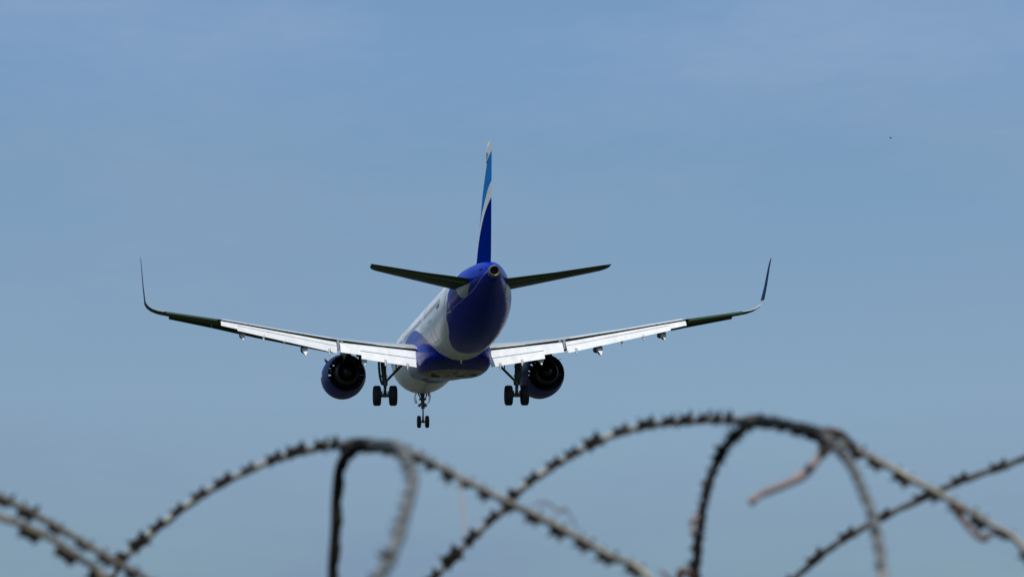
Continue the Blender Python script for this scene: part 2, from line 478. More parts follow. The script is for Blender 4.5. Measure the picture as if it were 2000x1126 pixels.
def sec(st, x, z, c, inc=0., cant=0., side=1, **kw):
    """aerofoil section with its leading edge at (st, x, z); cant turns it up to a fin"""
    i = rad(inc); k = rad(cant); out = []
    for u, v in foil(**kw):
        ds = c * (u * cos(i) + v * sin(i)); up = c * (v * cos(i) - u * sin(i))
        out.append(A(st + ds, x - side * up * sin(k), z + up * cos(k)))
    return out


def upper_at(c, inc, fr, **kw):
    i = rad(inc); t = kw.get('t', .12)
    pts = foil(n=16, t=t, camber=kw.get('camber', .02), cu=fr, cl=fr); u, v = pts[0]
    return c * (v * cos(i) - u * sin(i))


def lerp(a, b, u): return a + (b - a) * u


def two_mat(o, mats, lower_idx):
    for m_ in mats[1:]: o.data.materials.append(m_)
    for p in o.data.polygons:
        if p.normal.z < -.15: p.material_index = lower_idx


for side in (-1, 1):
    # fixed wing: (x, LE station, chord, incidence, thickness, upper cut, lower cut, height of the upper surface at the cut)
    W = [(1.0, 15.8, 7.4, 3.4, .145, .862, .70, -.98), (1.97, 16.3, 6.9, 3.2, .14, .862, .70, -.92), (4.2, 17.43, 5.6, 2.6, .13, .862, .71, -.69), (6.4, 18.57, 4.35, 2.0, .12, .862, .73, -.41),
         (10, 20.42, 3.5, 1.2, .112, .86, .74, .07), (13.38, 22.15, 2.62, .4, .108, .86, .75, .57)]
    q = MB()
    q.loft([sec(s, side * x, zc - upper_at(c, inc, cu, t=t), c, inc, t=t, cu=cu, cl=cl) for x, s, c, inc, t, cu, cl, zc in W])
    wing = q.build('wing', M['wing'], plane, 40)
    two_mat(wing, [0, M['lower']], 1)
    # blunt rear face of the fixed wing (the flap cove)
    for p in wing.data.polygons:
        pass
    # outer wing with the blended sharklet
    def zt(x): return lerp(.57, .92, (x - 13.38) / 3.1)
    q = MB(); ring = []
    for x, s, c, inc in ((13.39, 22.155, 2.62, .4), (15, 22.99, 2.15, .0), (16.5, 23.75, 1.68, -.3)):
        ring.append(sec(s, side * x, zt(x) - upper_at(c, inc, .76, t=.108) + .03, c, inc, t=.108, cu=.76, cl=.70))
    q.loft(ring); ow = q.build('outer_wing_panel', M['wing'], wing, 40); two_mat(ow, [0, M['lower']], 1)
    q = MB()
    Z0 = zt(16.5) - upper_at(1.68, -.3, .76, t=.108) + .03
    ring = [sec(s, side * x, z, c, 0, cant, side, t=t) for x, z, s, c, cant, t in (
        (16.51, Z0, 23.755, 1.68, 7, .105), (16.9, Z0 + .06, 23.99, 1.56, 13, .10), (17.22, Z0 + .16, 24.24, 1.46, 26, .10),
        (17.45, Z0 + .30, 24.5, 1.37, 45, .10), (17.58, Z0 + .46, 24.7, 1.30, 66, .09), (17.62, Z0 + .62, 24.86, 1.24, 80, .08))]
    q.loft(ring); bl = q.build('winglet_blend', M['wing'], wing, 45); two_mat(bl, [0, M['lower']], 1)
    q = MB()
    q.loft([sec(s, side * x, z, c, 0, cant, side, t=.05) for x, z, s, c, cant in (
        (17.62, Z0 + .622, 24.862, 1.24, 82), (17.73, 2.3, 25.55, .93, 84.5), (17.81, 3.15, 26.2, .67, 85), (17.86, 3.6, 26.6, .50, 85), (17.89, 3.78, 26.9, .28, 85))])
    q.build('winglet', M['sharklet'], wing, 45)
    # aileron
    q = MB()
    q.loft([sec(s + c * .70, side * x, zt(x) - .01 - k, c * .36, dr, t=.24, camber=.0) for x, s, c, dr, k in ((13.5, 22.2, 2.60, 6, .06), (15, 22.99, 2.15, 6, .05), (16.42, 23.7, 1.70, 6, .04))])
    q.build('aileron', M['lower'], wing, 40)

    # flaps: main element, then the tab that rides on it
    def flap(name, ends, m='flap'):
        q = MB(); q.loft([sec(s, side * x, z, c, d, t=t, camber=.03, n=12) for x, s, z, c, d, t in ends]); return q.build(name, M[m], wing, 40)
    def on_flap(a, b, x, al, proud):
        u = (x - a[0]) / (b[0] - a[0]); s = lerp(a[1], b[1], u); z = lerp(a[2], b[2], u); d = rad(lerp(a[4], b[4], u))
        return s + al * cos(d) + proud * sin(d), z - al * sin(d) + proud * cos(d)
    a = (2.03, 22.12, -1.06, 1.42, 32, .13); b = (6.42, 22.22, -.56, 1.22, 32, .13)
    inf = flap('inboard_flap', [a, b])
    s1, z1 = on_flap(a, b, 2.14, 1.12, .07); s2, z2 = on_flap(a, b, 5.26, .92, .07)
    t_ = flap('flap_tab', [(2.14, s1, z1, .90, 37, .10), (5.26, s2, z2, .84, 37, .10)]); t_.parent = inf
    q = MB(); q.tube([A(s1 - .0, side * 2.14, z1 + .012), A(s2 - .0, side * 5.28, z2 + .012)], .026, 8); q.build('slot_shade_strip', M['black'], inf)  # black strip standing in for the shade inside the tab slot
    a2 = (6.62, 22.2, -.53, 1.16, 32, .13); b2 = (13.3, 24.37, .46, .60, 30, .13)
    out = flap('outboard_flap', [a2, b2])
    s1, z1 = on_flap(a2, b2, 6.66, .66, .06); s2, z2 = on_flap(a2, b2, 12.38, .34, .05)
    t2 = flap('flap_tab', [(6.66, s1, z1, .76, 36, .10), (12.38, s2, z2, .58, 34, .10)]); t2.parent = out
    q = MB(); q.tube([A(s1, side * 6.64, z1 + .012), A(s2, side * 12.4, z2 + .01)], [.024, .02], 8); q.build('slot_shade_strip', M['black'], out)  # outboard slot shade, also drawn as a black strip
    # these tabs hang one level too deep under the wing: lift the flaps to the aircraft
    inf.parent = plane; out.parent = plane
    # flap drive fittings in the gap at the kink
    q = MB(); q.box(A(22.45, side * 6.52, -.72), (.12, .5, .55)); q.box(A(22.5, side * 6.72, -.62), (.5, .06, .07)); q.box(A(22.35, side * 6.3, -.62), (.12, .2, .3))
    q.build('flap_drive_fitting', M['patch'], wing)
    # spoilers
    for k, (xa, xb) in enumerate(((2.6, 4.3), (6.9, 8.5), (8.53, 10.1), (10.13, 11.7), (11.73, 13.2))):
        rr = []
        for x in (xa, xb):
            j = 0
            while W[j + 1][0] < x: j += 1
            u = (x - W[j][0]) / (W[j + 1][0] - W[j][0]); g = [lerp(W[j][n_], W[j + 1][n_], u) for n_ in range(8)]
            sc_ = g[1] + g[2] * g[5] * cos(rad(g[3])); r_ = []
            for (ds, dz) in ((-.66, .128), (.035, .018), (.035, -.012), (-.66, .085)):
                r_.append(A(sc_ + ds, side * x, g[7] + dz))
            rr.append(r_)
        q = MB(); q.loft(rr); q.build('spoiler', M['white'], wing)
    # leading edge slats, drooped
    for xa, xb in ((2.9, 5.1), (6.5, 8.94), (8.95, 11.34), (11.35, 13.74), (13.75, 16.2)):
        rr = []
        for x in (xa, xb):
            s_le = 16.3 + (x - 1.98) * .5135; ch = .62 - .018 * x
            zle = {2.9: -1.02, 5.1: -.80, 6.5: -.66, 8.94: -.325, 8.95: -.32, 11.34: .025, 11.35: .03, 13.74: .43, 13.75: .43, 16.2: .80}[x]
            rr.append(sec(s_le - .36, side * x, zle - .10, ch * 1.35, -22, t=.2, n=10))
        q = MB(); q.loft(rr); q.build('slat', M['lower'], wing)
    # flap track fairings: fixed dark front body and the bright movable rear cone
    for xf, zb, s0, sz in ((5.07, -1.98, 24.15, 1.0), (8.47, -1.47, 24.55, .9), (12.05, -.66, 25.25, .78)):
        q = MB(); rings = []; ste = {1.0: 23.66, .9: 23.98, .78: 24.75}[sz]
        top = zb + .60 * sz
        for ds, hw, zt_, zb_ in ((-3.0, .03, .22, .12), (-2.5, .14, .34, -.02), (-1.8, .20, .42, -.12), (-1.2, .21, .44, -.12), (-.75, .19, .40, -.06)):
            rings.append([A(ste - .35 + ds * sz, side * xf + hw * sz * cos(a_), top + sz * ((zt_ + zb_) / 2 + (zt_ - zb_) / 2 * sin(a_)) - .12) for a_ in [2 * PI * k / 16 for k in range(16)]])
        q.loft(rings); fr = q.build('flap_track_fairing', M['sharklet'], wing)
        q = MB(); rings = []; ste = {1.0: 23.66, .9: 23.98, .78: 24.75}[sz]
        for ds, hw, zt_, zb_, sk in ((-1.5, .19, .72, .40, 0), (-.9, .21, .68, .14, 0), (-.4, .21, .66, .03, .0), (-.12, .20, .66, -.01, .14), (.0, .17, .66, .0, .32)):
            rings.append([A(ste + ds - sk * (1 + sin(a_)) * .8, side * xf + hw * sz * cos(a_) * (.72 + .28 * sin(a_)), zb + sz * ((zt_ + zb_) / 2 + (zt_ - zb_) / 2 * sin(a_))) for a_ in [2 * PI * k / 20 for k in range(20)]])
        q.loft(rings); fc = q.build('flap_track_fairing', M['flap'], wing); fc['label'] = 'white rear cone of the flap track fairing'
        for p in fc.data.polygons:
            pass
        fc.data.materials.append(M['sharklet'])
        for p in fc.data.polygons:
            if (p.center.z - OFF) < zb + .15 * sz or p.normal.z < -.3: p.material_index = 1
    # little hinge teeth below the flap trailing edge
    for xf, sf, zf in ((3.92, 23.75, -1.80), (2.66, 23.85, -2.02), (7.1, 23.55, -1.14), (9.68, 24.05, -.68), (10.88, 24.4, -.44)):
        q = MB(); q.loft([[A(sf - .25, side * xf - .09, zf + .14), A(sf - .25, side * xf + .09, zf + .14), A(sf + .05, side * xf + .07, zf + .12), A(sf + .05, side * xf - .07, zf + .12)],
                          [A(sf - .04, side * xf - .015, zf - .26), A(sf - .04, side * xf + .015, zf - .26), A(sf + .06, side * xf + .015, zf - .24), A(sf + .06, side * xf - .015, zf - .24)]])
        q.build('flap_hinge', M['flap'], out if xf > 6.5 else inf)

    # ---------------- tailplane
    q = MB(); HT = [(.35, 37.35, .76, 4.7), (1.0, 37.75, .83, 4.4), (3.5, 39.45, 1.10, 2.98), (5.95, 41.25, 1.38, 1.95), (6.18, 41.6, 1.39, 1.75), (6.30, 42.3, 1.38, 1.25)]
    q.loft([sec(s, side * x, z + .12, c * .72, 1.0, t=.115, camber=-.003, cu=1., cl=1.) if 0 else sec(s, side * x, z + .12 - .037 * c, c, -1.1, t=.10 if x < 6 else .07, camber=-.005, cu=.73, cl=.72) for x, s, z, c in HT])
    ht = q.build('tailplane', M['lower'], plane, 40)
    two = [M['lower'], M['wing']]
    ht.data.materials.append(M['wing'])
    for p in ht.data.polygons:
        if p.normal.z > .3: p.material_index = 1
    q = MB()
    q.loft([sec(s + c * .735, side * x, z + .115 - .037 * c + c * .735 * sin(rad(1.1)), c * .265, -1.2, t=.19 if x < 6 else .15, camber=0) for x, s, z, c in ((1.05, 37.78, .835, 4.38), (3.5, 39.45, 1.10, 2.98), (5.95, 41.25, 1.38, 1.95), (6.18, 41.6, 1.39, 1.75), (6.31, 42.4, 1.38, 1.2))])
    el = q.build('elevator', M['lower'], ht, 40)
    # seal plate below the tailplane root
    def sp(px_s, px_z, out_):
        p = fus_pt(px_s, fus_ang(px_s, px_z), out_)
        return Vector((p.x * (-side), p.y, p.z))
    lo_ = [(39.3, .62), (39.55, .34), (39.8, .12), (40.2, .05), (40.6, .10), (41.1, .32), (41.6, .60)]
    q = MB(); q.loft([[sp(a_, lerp(b_, .66, k / 6), .012) for k in range(7)] + [sp(a_, lerp(.66, b_, k / 6), -.02) for k in range(7)] for a_, b_ in lo_])
    q.build('trim_seal_plate', M['patch'], fus)

    # ---------------- engine
    cx, cz = side * 5.83, -2.07
    C0 = A(.9, cx, cz); axd = Vector((0, -1, 0))
    def E_(s): return C0 + axd * 0
    q = MB()
    nac = [(14.72, .96), (14.58, .99), (14.45, 1.05), (14.52, 1.12), (14.8, 1.18), (15.4, 1.255), (16.2, 1.285), (17.0, 1.27), (17.7, 1.21), (18.3, 1.13), (18.72, 1.065), (18.70, 1.045)]
    q.lathe(nac, C0, axd, 72); nacelle = q.build('engine', M['nac'], plane, 50)
    q = MB(); q.lathe([(18.70, 1.047), (18.2, 1.09), (17.5, 1.12), (16.9, 1.12), (16.2, 1.08), (15.4, 1.0), (14.72, .96)], C0, axd, 72); q.build('bypass_duct', M['dark'], nacelle, 60, recalc=False)
    q = MB(); q.lathe([(16.2, .60), (16.5, .68), (17.0, .77), (17.6, .82), (18.3, .80), (18.9, .72), (19.5, .585), (19.53, .56), (19.4, .54), (18.6, .52)], C0, axd, 64); q.build('core_cowl', M['hot'], nacelle, 50)
    q = MB(); q.lathe([(18.5, .40), (19.1, .37), (19.6, .27), (20.0, .12), (20.12, .0)], C0, axd, 40); q.build('exhaust_plug', M['hot'], nacelle, 60)
    q = MB(); q.lathe([(18.55, .525), (18.56, .1)], C0, axd, 40); q.build('turbine_disc', M['black'], nacelle)
    for k in range(26):
        a_ = 2 * PI * (k + .5) / 26; e1 = Vector((cos(a_), 0, sin(a_))); e2 = Vector((-sin(a_), 0, cos(a_))); q = MB()
        q.loft([[C0 + axd * (17.25 + ds) + e1 * r + e2 * (off + sw) for ds, off in ((0, -.08), (.32, -.03), (.34, .07), (.02, .05))] for r, sw in ((.78, 0), (.96, .01), (1.125, .02))])
        q.build('guide_vane', M['hot'], nacelle)
    q = MB(); q.lathe([(16.25, .60), (15.9, .30), (15.3, .22), (15.05, .0)], C0, axd, 40)
    for k in range(16):
        a_ = 2 * PI * k / 16; e1 = Vector((cos(a_), 0, sin(a_))); e2 = Vector((-sin(a_), 0, cos(a_)))
        q.loft([[C0 + axd * (15.45 + ds) + e1 * r + e2 * (off * tw) for ds, off in ((0, -.13), (.26, .10), (.27, .12), (.01, -.11))] for r, tw in ((.22, .4), (.6, .8), (1.0, 1.0))])
    fan = q.build('fan', M['dark'], nacelle)
    q = MB(); q.loft([[C0 + axd * s_ + Vector((cos(rad(g_)), 0, sin(rad(g_)))) * r_ for g_, r_ in [(-128 + 11 * k, .74) for k in range(10)] + [(-29 - 11 * k, 1.10) for k in range(10)]] for s_ in (16.9, 17.7)])
    q.build('lower_bifurcation', M['dark'], nacelle)
    q = MB(); q.loft([[C0 + axd * s_ + Vector((cos(rad(g_)), 0, sin(rad(g_)))) * r_ for g_, r_ in [(62 + 11 * k, .74) for k in range(6)] + [(117 - 11 * k, 1.10) for k in range(6)]] for s_ in (16.9, 17.9)])
    q.build('upper_bifurcation', M['dark'], nacelle)
    # pylon
    q = MB(); rr = []
    for s_, hw, zt_, zb_ in ((15.6, .05, -.86, -1.0), (16.6, .2, -.72, -1.2), (18.2, .24, -.56, -1.35), (19.5, .22, -.62, -1.5), (20.6, .16, -.72, -1.25), (21.6, .06, -.82, -.98)):
        rr.append([A(s_ + .6, cx + sx * hw, zz) for sx, zz in ((-1, zb_), (-1, zt_), (1, zt_), (1, zb_))])
    q.loft(rr); q.build('pylon', M['dark'], plane, bevel=.04)
    # strake
    a_ = rad(42); e1 = Vector((side * cos(a_), 0, sin(a_))); e2 = Vector((-side * sin(a_), 0, cos(a_)))
    q = MB(); q.loft([[C0 + axd * s_ + e1 * r + e2 * d_ for s_, r in ((15.5, 1.24), (17.0, 1.25), (16.9, 1.52), (16.5, 1.5))] for d_ in (-.012, .012)])
    q.build('strake', M['nac'], nacelle)
    # pale marking on the outer cowl
    if side < 0:
        for k, (s_, dz) in enumerate(((15.6, .0), (15.9, .02), (16.2, -.02), (16.55, .0))):
            q = MB(); a_ = PI - rad(8) - dz; rr = []
            for aa in (a_, a_ + .15):
                e1 = Vector((cos(aa), 0, sin(aa))); rr.append([C0 + axd * (s_ + u) + e1 * (1.262 + .02 * min(1, (s_ - 15.4)) + v) for u, v in ((0, 0), (0, .012), (.12, .012), (.12, 0))])
            q.loft(rr)
            q.build('cowl_lettering', M['white'], nacelle)

    # ---------------- main landing gear
    gx = side * 3.80; gs = 21.97
    q = MB()
    q.tube([A(gs - .25, side * 3.92, -1.0), A(gs - .12, side * 3.87, -2.0), A(gs - .03, gx, -2.95)], [.15, .15, .135], 16)
    q.lathe([(0, .16), (.12, .17), (.14, .13)], A(gs - .05, gx, -2.85), (0, 0, -1), 16)
    q.box(A(gs - .1, side * 3.86, -1.9), (.30, .30, .12)); q.box(A(gs - .07, side * 3.84, -2.45), (.34, .26, .10))
    q.tube([A(gs + .2, side * 3.92, -1.2), A(gs + .16, side * 3.84, -2.8)], .03, 6)
    q.tube([A(gs + .22, side * 3.78, -1.2), A(gs + .18, side * 3.74, -2.7), A(gs + .1, gx, -3.3)], .022, 6)
    leg = q.build('main_landing_gear', M['steel'], plane, 40)
    q = MB(); q.tube([A(gs - .03, gx, -2.9), A(gs, gx, -3.55)], .085, 16); q.build('oleo_strut', M['oleo'], leg)
    q = MB(); q.tube([A(gs, gx - .5, -3.585), A(gs, gx + .5, -3.585)], .07, 12); q.box(A(gs, gx, -3.56), (.22, .24, .24))
    for dx in (-.17, .17): q.box(A(gs, gx + dx, -3.5), (.05, .34, .36))
    q.build('axle', M['steel'], leg, bevel=.01)
    q = MB(); q.loft([[A(gs + .1, gx + d, -2.95) for d in (-.1, .1)] + [A(gs + .15, gx + d, -3.0) for d in (.1, -.1)], [A(gs + .42, gx + d, -3.25) for d in (-.04, .04)] + [A(gs + .45, gx + d, -3.3) for d in (.04, -.04)]])
    q.loft([[A(gs + .42, gx + d, -3.25) for d in (-.04, .04)] + [A(gs + .45, gx + d, -3.3) for d in (.04, -.04)], [A(gs + .1, gx + d, -3.52) for d in (-.1, .1)] + [A(gs + .12, gx + d, -3.58) for d in (.1, -.1)]])
    q.build('torque_link', M['steel'], leg)
    q = MB(); q.tube([A(gs - .1, side * 2.45, -1.45), A(gs - .05, gx - side * .10, -2.72)], .075, 10)
    q.tube([A(gs - .2, side * 3.2, -1.3), A(gs - .1, side * 3.12, -2.05)], .035, 8); q.box(A(gs - .05, gx - side * .08, -2.74), (.16, .2, .2))
    q.build('side_brace', M['steel'], leg)
    q = MB(); rr = []
    for z_, xo, h_ in ((-1.1, 4.12, .95), (-1.9, 4.10, .95), (-2.4, 4.06, .9), (-2.75, 4.0, .7), (-2.95, 3.95, .35)):
        rr.append([A(gs + d_, side * xo + o_, z_) for d_, o_ in ((-h_, -.02), (.15, -.02), (.15, .02), (-h_, .02))])
    q.loft(rr); q.build('gear_door', M['lower'], leg)
    for dx in (-.465, .465):
        q = MB(); q.lathe([(-.10, .31), (-.19, .36), (-.215, .44), (-.212, .50), (-.18, .555), (-.11, .582), (-.04, .588), (-.035, .575), (.035, .575), (.04, .588), (.11, .582), (.18, .555), (.212, .50), (.215, .44), (.19, .36), (.10, .31)], A(gs, gx + dx, -3.585), (1, 0, 0), 40)
        ty = q.build('tyre', M['tyre'], leg, 40)
        q = MB(); q.lathe([(-.12, .0), (-.12, .1), (-.07, .14), (-.06, .25), (-.13, .30), (-.17, .325), (.17, .325), (.13, .30), (.06, .25), (.07, .14), (.12, .1), (.12, 0)], A(gs, gx + dx, -3.585), (1, 0, 0), 32)
        q.build('wheel_rim', M['rim'], leg, 30)

# wing-root shadow fillet between wing and fairing
# ---------------- fin
q = MB()
def fsec(z, le, te, t):
    c = te - le; pts = foil(n=14, t=t, camber=0., cu=.72, cl=.72)
    return [A(le + u * c, -v * c, z) for u, v in pts]
FS = [(1.55, 36.4, 43.05, .066), (2.1, 36.9, 43.15, .066), (3.2, 37.87, 43.35, .066), (5.0, 39.47, 43.63, .066), (7.0, 41.23, 43.97, .066), (7.75, 41.9, 44.1, .06), (7.93, 42.2, 44.12, .05), (7.98, 42.6, 44.13, .03)]
q.loft([fsec(*p) for p in FS]); fin = q.build('tail_fin', M['fin'], plane, 45)
q = MB(); rr = []
def nth(x, t): return 5 * t * (.2969 * math.sqrt(x) - .126 * x - .3516 * x * x + .2843 * x**3 - .1020 * x**4)
for z, le, te, t in FS[:-1]:
    z = max(z, 2.0); c = te - le; us = [.7225, .79, .86, .93, 1.]
    rr.append([A(le + u * c, -nth(u, t) * c, z) for u in us] + [A(le + u * c, nth(u, t) * c, z) for u in us[::-1]])
rr[0] = [Vector((p.x, p.y, OFF + 1.72)) for p in rr[0]]
q.loft(rr); q.build('rudder', M['fin'], fin, 45)
q = MB(); q.loft([[A(33.6, 0, 2.0), A(33.6, .01, 2.0), A(33.61, .0, 2.0)], [A(36.4, -.12, 1.95), A(36.4, .12, 1.95), A(36.3, 0, 2.45)], [A(37.4, -.2, 1.9), A(37.4, .2, 1.9), A(37.4, 0, 3.0)]])
q.build('dorsal_fillet', M['fin'], fin)
# letter on the white top of the fin, read from the port side
def letter(ch, st, z, h):
    cu = bpy.data.curves.new('fin_letter', 'FONT'); cu.body = ch; cu.size = h * 1.4; cu.extrude = .004
    ob = bpy.data.objects.new('tmp', cu); COL.objects.link(ob)
    dg = bpy.context.evaluated_depsgraph_get(); me = bpy.data.meshes.new_from_object(ob.evaluated_get(dg)); bpy.data.objects.remove(ob)
    x_ = -.086
    for v in me.vertices:
        X, Y, Zz = v.co; v.co = A(st + X, x_ - .02 * (1 - X / .4) + Zz, z + Y)
    me.materials.append(M['mark']); o = bpy.data.objects.new('fin_letter', me); COL.objects.link(o); o.parent = fin
letter('D', 42.35, 6.95, .55)

# ---------------- nose landing gear
ns = 5.07
q = MB(); q.tube([A(ns - .15, 0, -1.7), A(ns - .08, 0, -2.55), A(ns - .05, 0, -2.95)], [.13, .115, .10], 14)
q.tube([A(ns - .04, 0, -2.62), A(ns - .04, 0, -2.72)], [.2, .2], 14); q.box(A(ns - .1, 0, -2.38), (.44, .2, .1)); q.box(A(ns + .05, 0, -2.9), (.22, .2, .12))
for sx in (-1, 1): q.tube([A(ns + .1, sx * .26, -2.1), A(ns, sx * .06, -2.5)], .035, 8)
nleg = q.build('nose_landing_gear', M['steel'], plane, 40)
q = MB(); q.tube([A(ns - .05, 0, -2.9), A(ns, 0, -3.73)], .06, 12); q.build('oleo_strut', M['oleo'], nleg)
q = MB(); q.tube([A(ns, -.3, -3.77), A(ns, .3, -3.77)], .05, 10); q.box(A(ns, 0, -3.74), (.13, .16, .2)); q.tube([A(ns + .02, 0, -3.0), A(ns + .27, 0, -3.25), A(ns + .03, 0, -3.5)], .035, 8); q.build('axle', M['steel'], nleg)
for sx in (-1, 1):
    q = MB(); q.lathe([(-.05, .20), (-.10, .24), (-.115, .30), (-.10, .355), (-.05, .38), (.05, .38), (.10, .355), (.115, .30), (.10, .24), (.05, .20)], A(ns, sx * .25, -3.77), (1, 0, 0), 32); q.build('tyre', M['tyre'], nleg)
    q = MB(); q.lathe([(-.06, .0), (-.06, .1), (-.09, .205), (.09, .205), (.06, .1), (.06, 0)], A(ns, sx * .25, -3.77), (1, 0, 0), 24); q.build('wheel_rim', M['rim'], nleg)
    q = MB(); rr = []
    for z_, xo in ((-1.95, .40), (-2.2, .46), (-2.42, .44), (-2.6, .36)):
        rr.append([A(ns - .9, sx * xo - .015, z_), A(ns + .25, sx * xo - .015, z_), A(ns + .25, sx * xo + .015, z_), A(ns - .9, sx * xo + .015, z_)])
    q.loft(rr); q.build('gear_door', M['white'], nleg)
    q = MB(); q.lathe([(0, .02), (.04, .09), (.1, .1), (.12, .0)], A(ns - .12, sx * .2, -2.74), (0, 1, 0), 16); q.build('taxi_light', M['lamp'], nleg)
q = MB()
for k in range(6): q.box(A(ns + .3 + .12 * (k % 3), (-.3 + .12 * k), -2.08 - .04 * (k % 2)), (.07, .16, .14))
q.build('gear_bay_fittings', M['steel'], nleg)

# ------------------------------------------------------------------ razor wire
def cat(pts, step):
    """Catmull-Rom resampled at equal arc length; closed"""
    n = len(pts); out = []
    for i in range(n):
        p0, p1, p2, p3 = pts[(i - 1) % n], pts[i], pts[(i + 1) % n], pts[(i + 2) % n]
        for k in range(24):
            u = k / 24
            out.append(.5 * ((2 * p1) + (p2 - p0) * u + (2 * p0 - 5 * p1 + 4 * p2 - p3) * u * u + (3 * p1 - p0 - 3 * p2 + p3) * u**3))
    L = [0.]
    for i in range(len(out)): L.append(L[-1] + (out[(i + 1) % len(out)] - out[i]).length)
    m = max(8, int(L[-1] / step)); res = []; j = 0
    for k in range(m):
        d = L[-1] * k / m
        while L[j + 1] < d: j += 1
        u = (d - L[j]) / (L[j + 1] - L[j]); res.append(out[j].lerp(out[(j + 1) % len(out)], u))
    return res


def seen(p, marg=30):
    v = RT.inverted() @ (p - CAM); x = 1000 + F * v.x / v.y; y = 563 - F * v.z / v.y
    return -marg < x < 2000 + marg and -marg < y < 1126 + marg, x, y


coil = thing('razor_wire_coil', 'blurred rusty coil of razor wire with crossing loops below the landing jet', 'razor wire', at(1000, 2300, 5.0))
CO = Vector(coil.location)
OUTL = [(-12, 12), (-6.5, 7.2), (0, 5.6), (6.5, 8.2), (11, 12), (10.5, 6), (13, 3.6), (13, -3.6), (10.5, -6), (11, -12), (6.5, -8.2), (0, -6.6), (-6.5, -8.2), (-11, -12), (-10.5, -6), (-13, -3.2), (-13, 3.2), (-9.5, 5)]


def barb_geo(q, p, t, n, b, s=1., m=0):
    V = []
    for h in (-.5, .5):
        for u, v in OUTL:
            lift = (abs(v) - 3) * .3 if abs(v) > 7.4 else 0
            V.append(p + (t * u + n * v + b * (h * 1.1 + lift + 1.2)) * .001 * s)
    k = len(OUTL)
    # fan of quads kept simple: central strip plus four blades
    tris = [(0, 1, 17), (1, 2, 16), (1, 16, 17), (2, 7, 11), (2, 11, 16), (2, 3, 6), (2, 6, 7), (3, 4, 5), (3, 5, 6), (7, 8, 10), (7, 10, 11), (8, 9, 10), (11, 12, 15), (11, 15, 16), (12, 13, 14), (12, 14, 15)]
    f = [tuple(x) for x in tris] + [tuple(x + k for x in r[::-1]) for r in tris] + [(i, (i + 1) % k, (i + 1) % k + k, i + k) for i in range(k)]
    q.add(V, f, m)
    # crimped sleeve where the tape hugs the wire
    q.tube([p - t * .012 * s, p - t * .006 * s, p + t * .006 * s, p + t * .012 * s], [.0030 * s, .0054 * s, .0054 * s, .0030 * s], 8, m)


MESHES = {}
def barb_mesh(k):
    if k not in MESHES:
        r = random.Random(k); q = MB(); barb_geo(q, Vector((0, 0, 0)), Vector((1, 0, 0)), Vector((0, 1, 0)), Vector((0, 0, 1)), r.uniform(.92, 1.1))
        for i, v in enumerate(q.v): q.v[i] = (v[0], v[1], v[2] + (.0006 * r.uniform(-1, 1) if abs(v[1]) > .009 else 0))
        me = bpy.data.meshes.new('barb'); me.from_pydata(q.v, [], q.f); me.materials.append(M['rust'])
        bm = bmesh.new(); bm.from_mesh(me); bmesh.ops.recalc_face_normals(bm, faces=bm.faces[:]); bm.to_mesh(me); bm.free(); MESHES[k] = me
    return MESHES[k]


def circ(cx, cy, r, a0, a1, n, d0, d1, ry=None):
    """closing arc below the frame in pixels; angles in degrees, 0 = right, 90 = down"""
    return [(cx + r * cos(rad(lerp(a0, a1, k / (n - 1)))), cy + (ry or r) * sin(rad(lerp(a0, a1, k / (n - 1)))), lerp(d0, d1, k / (n - 1))) for k in range(n)]


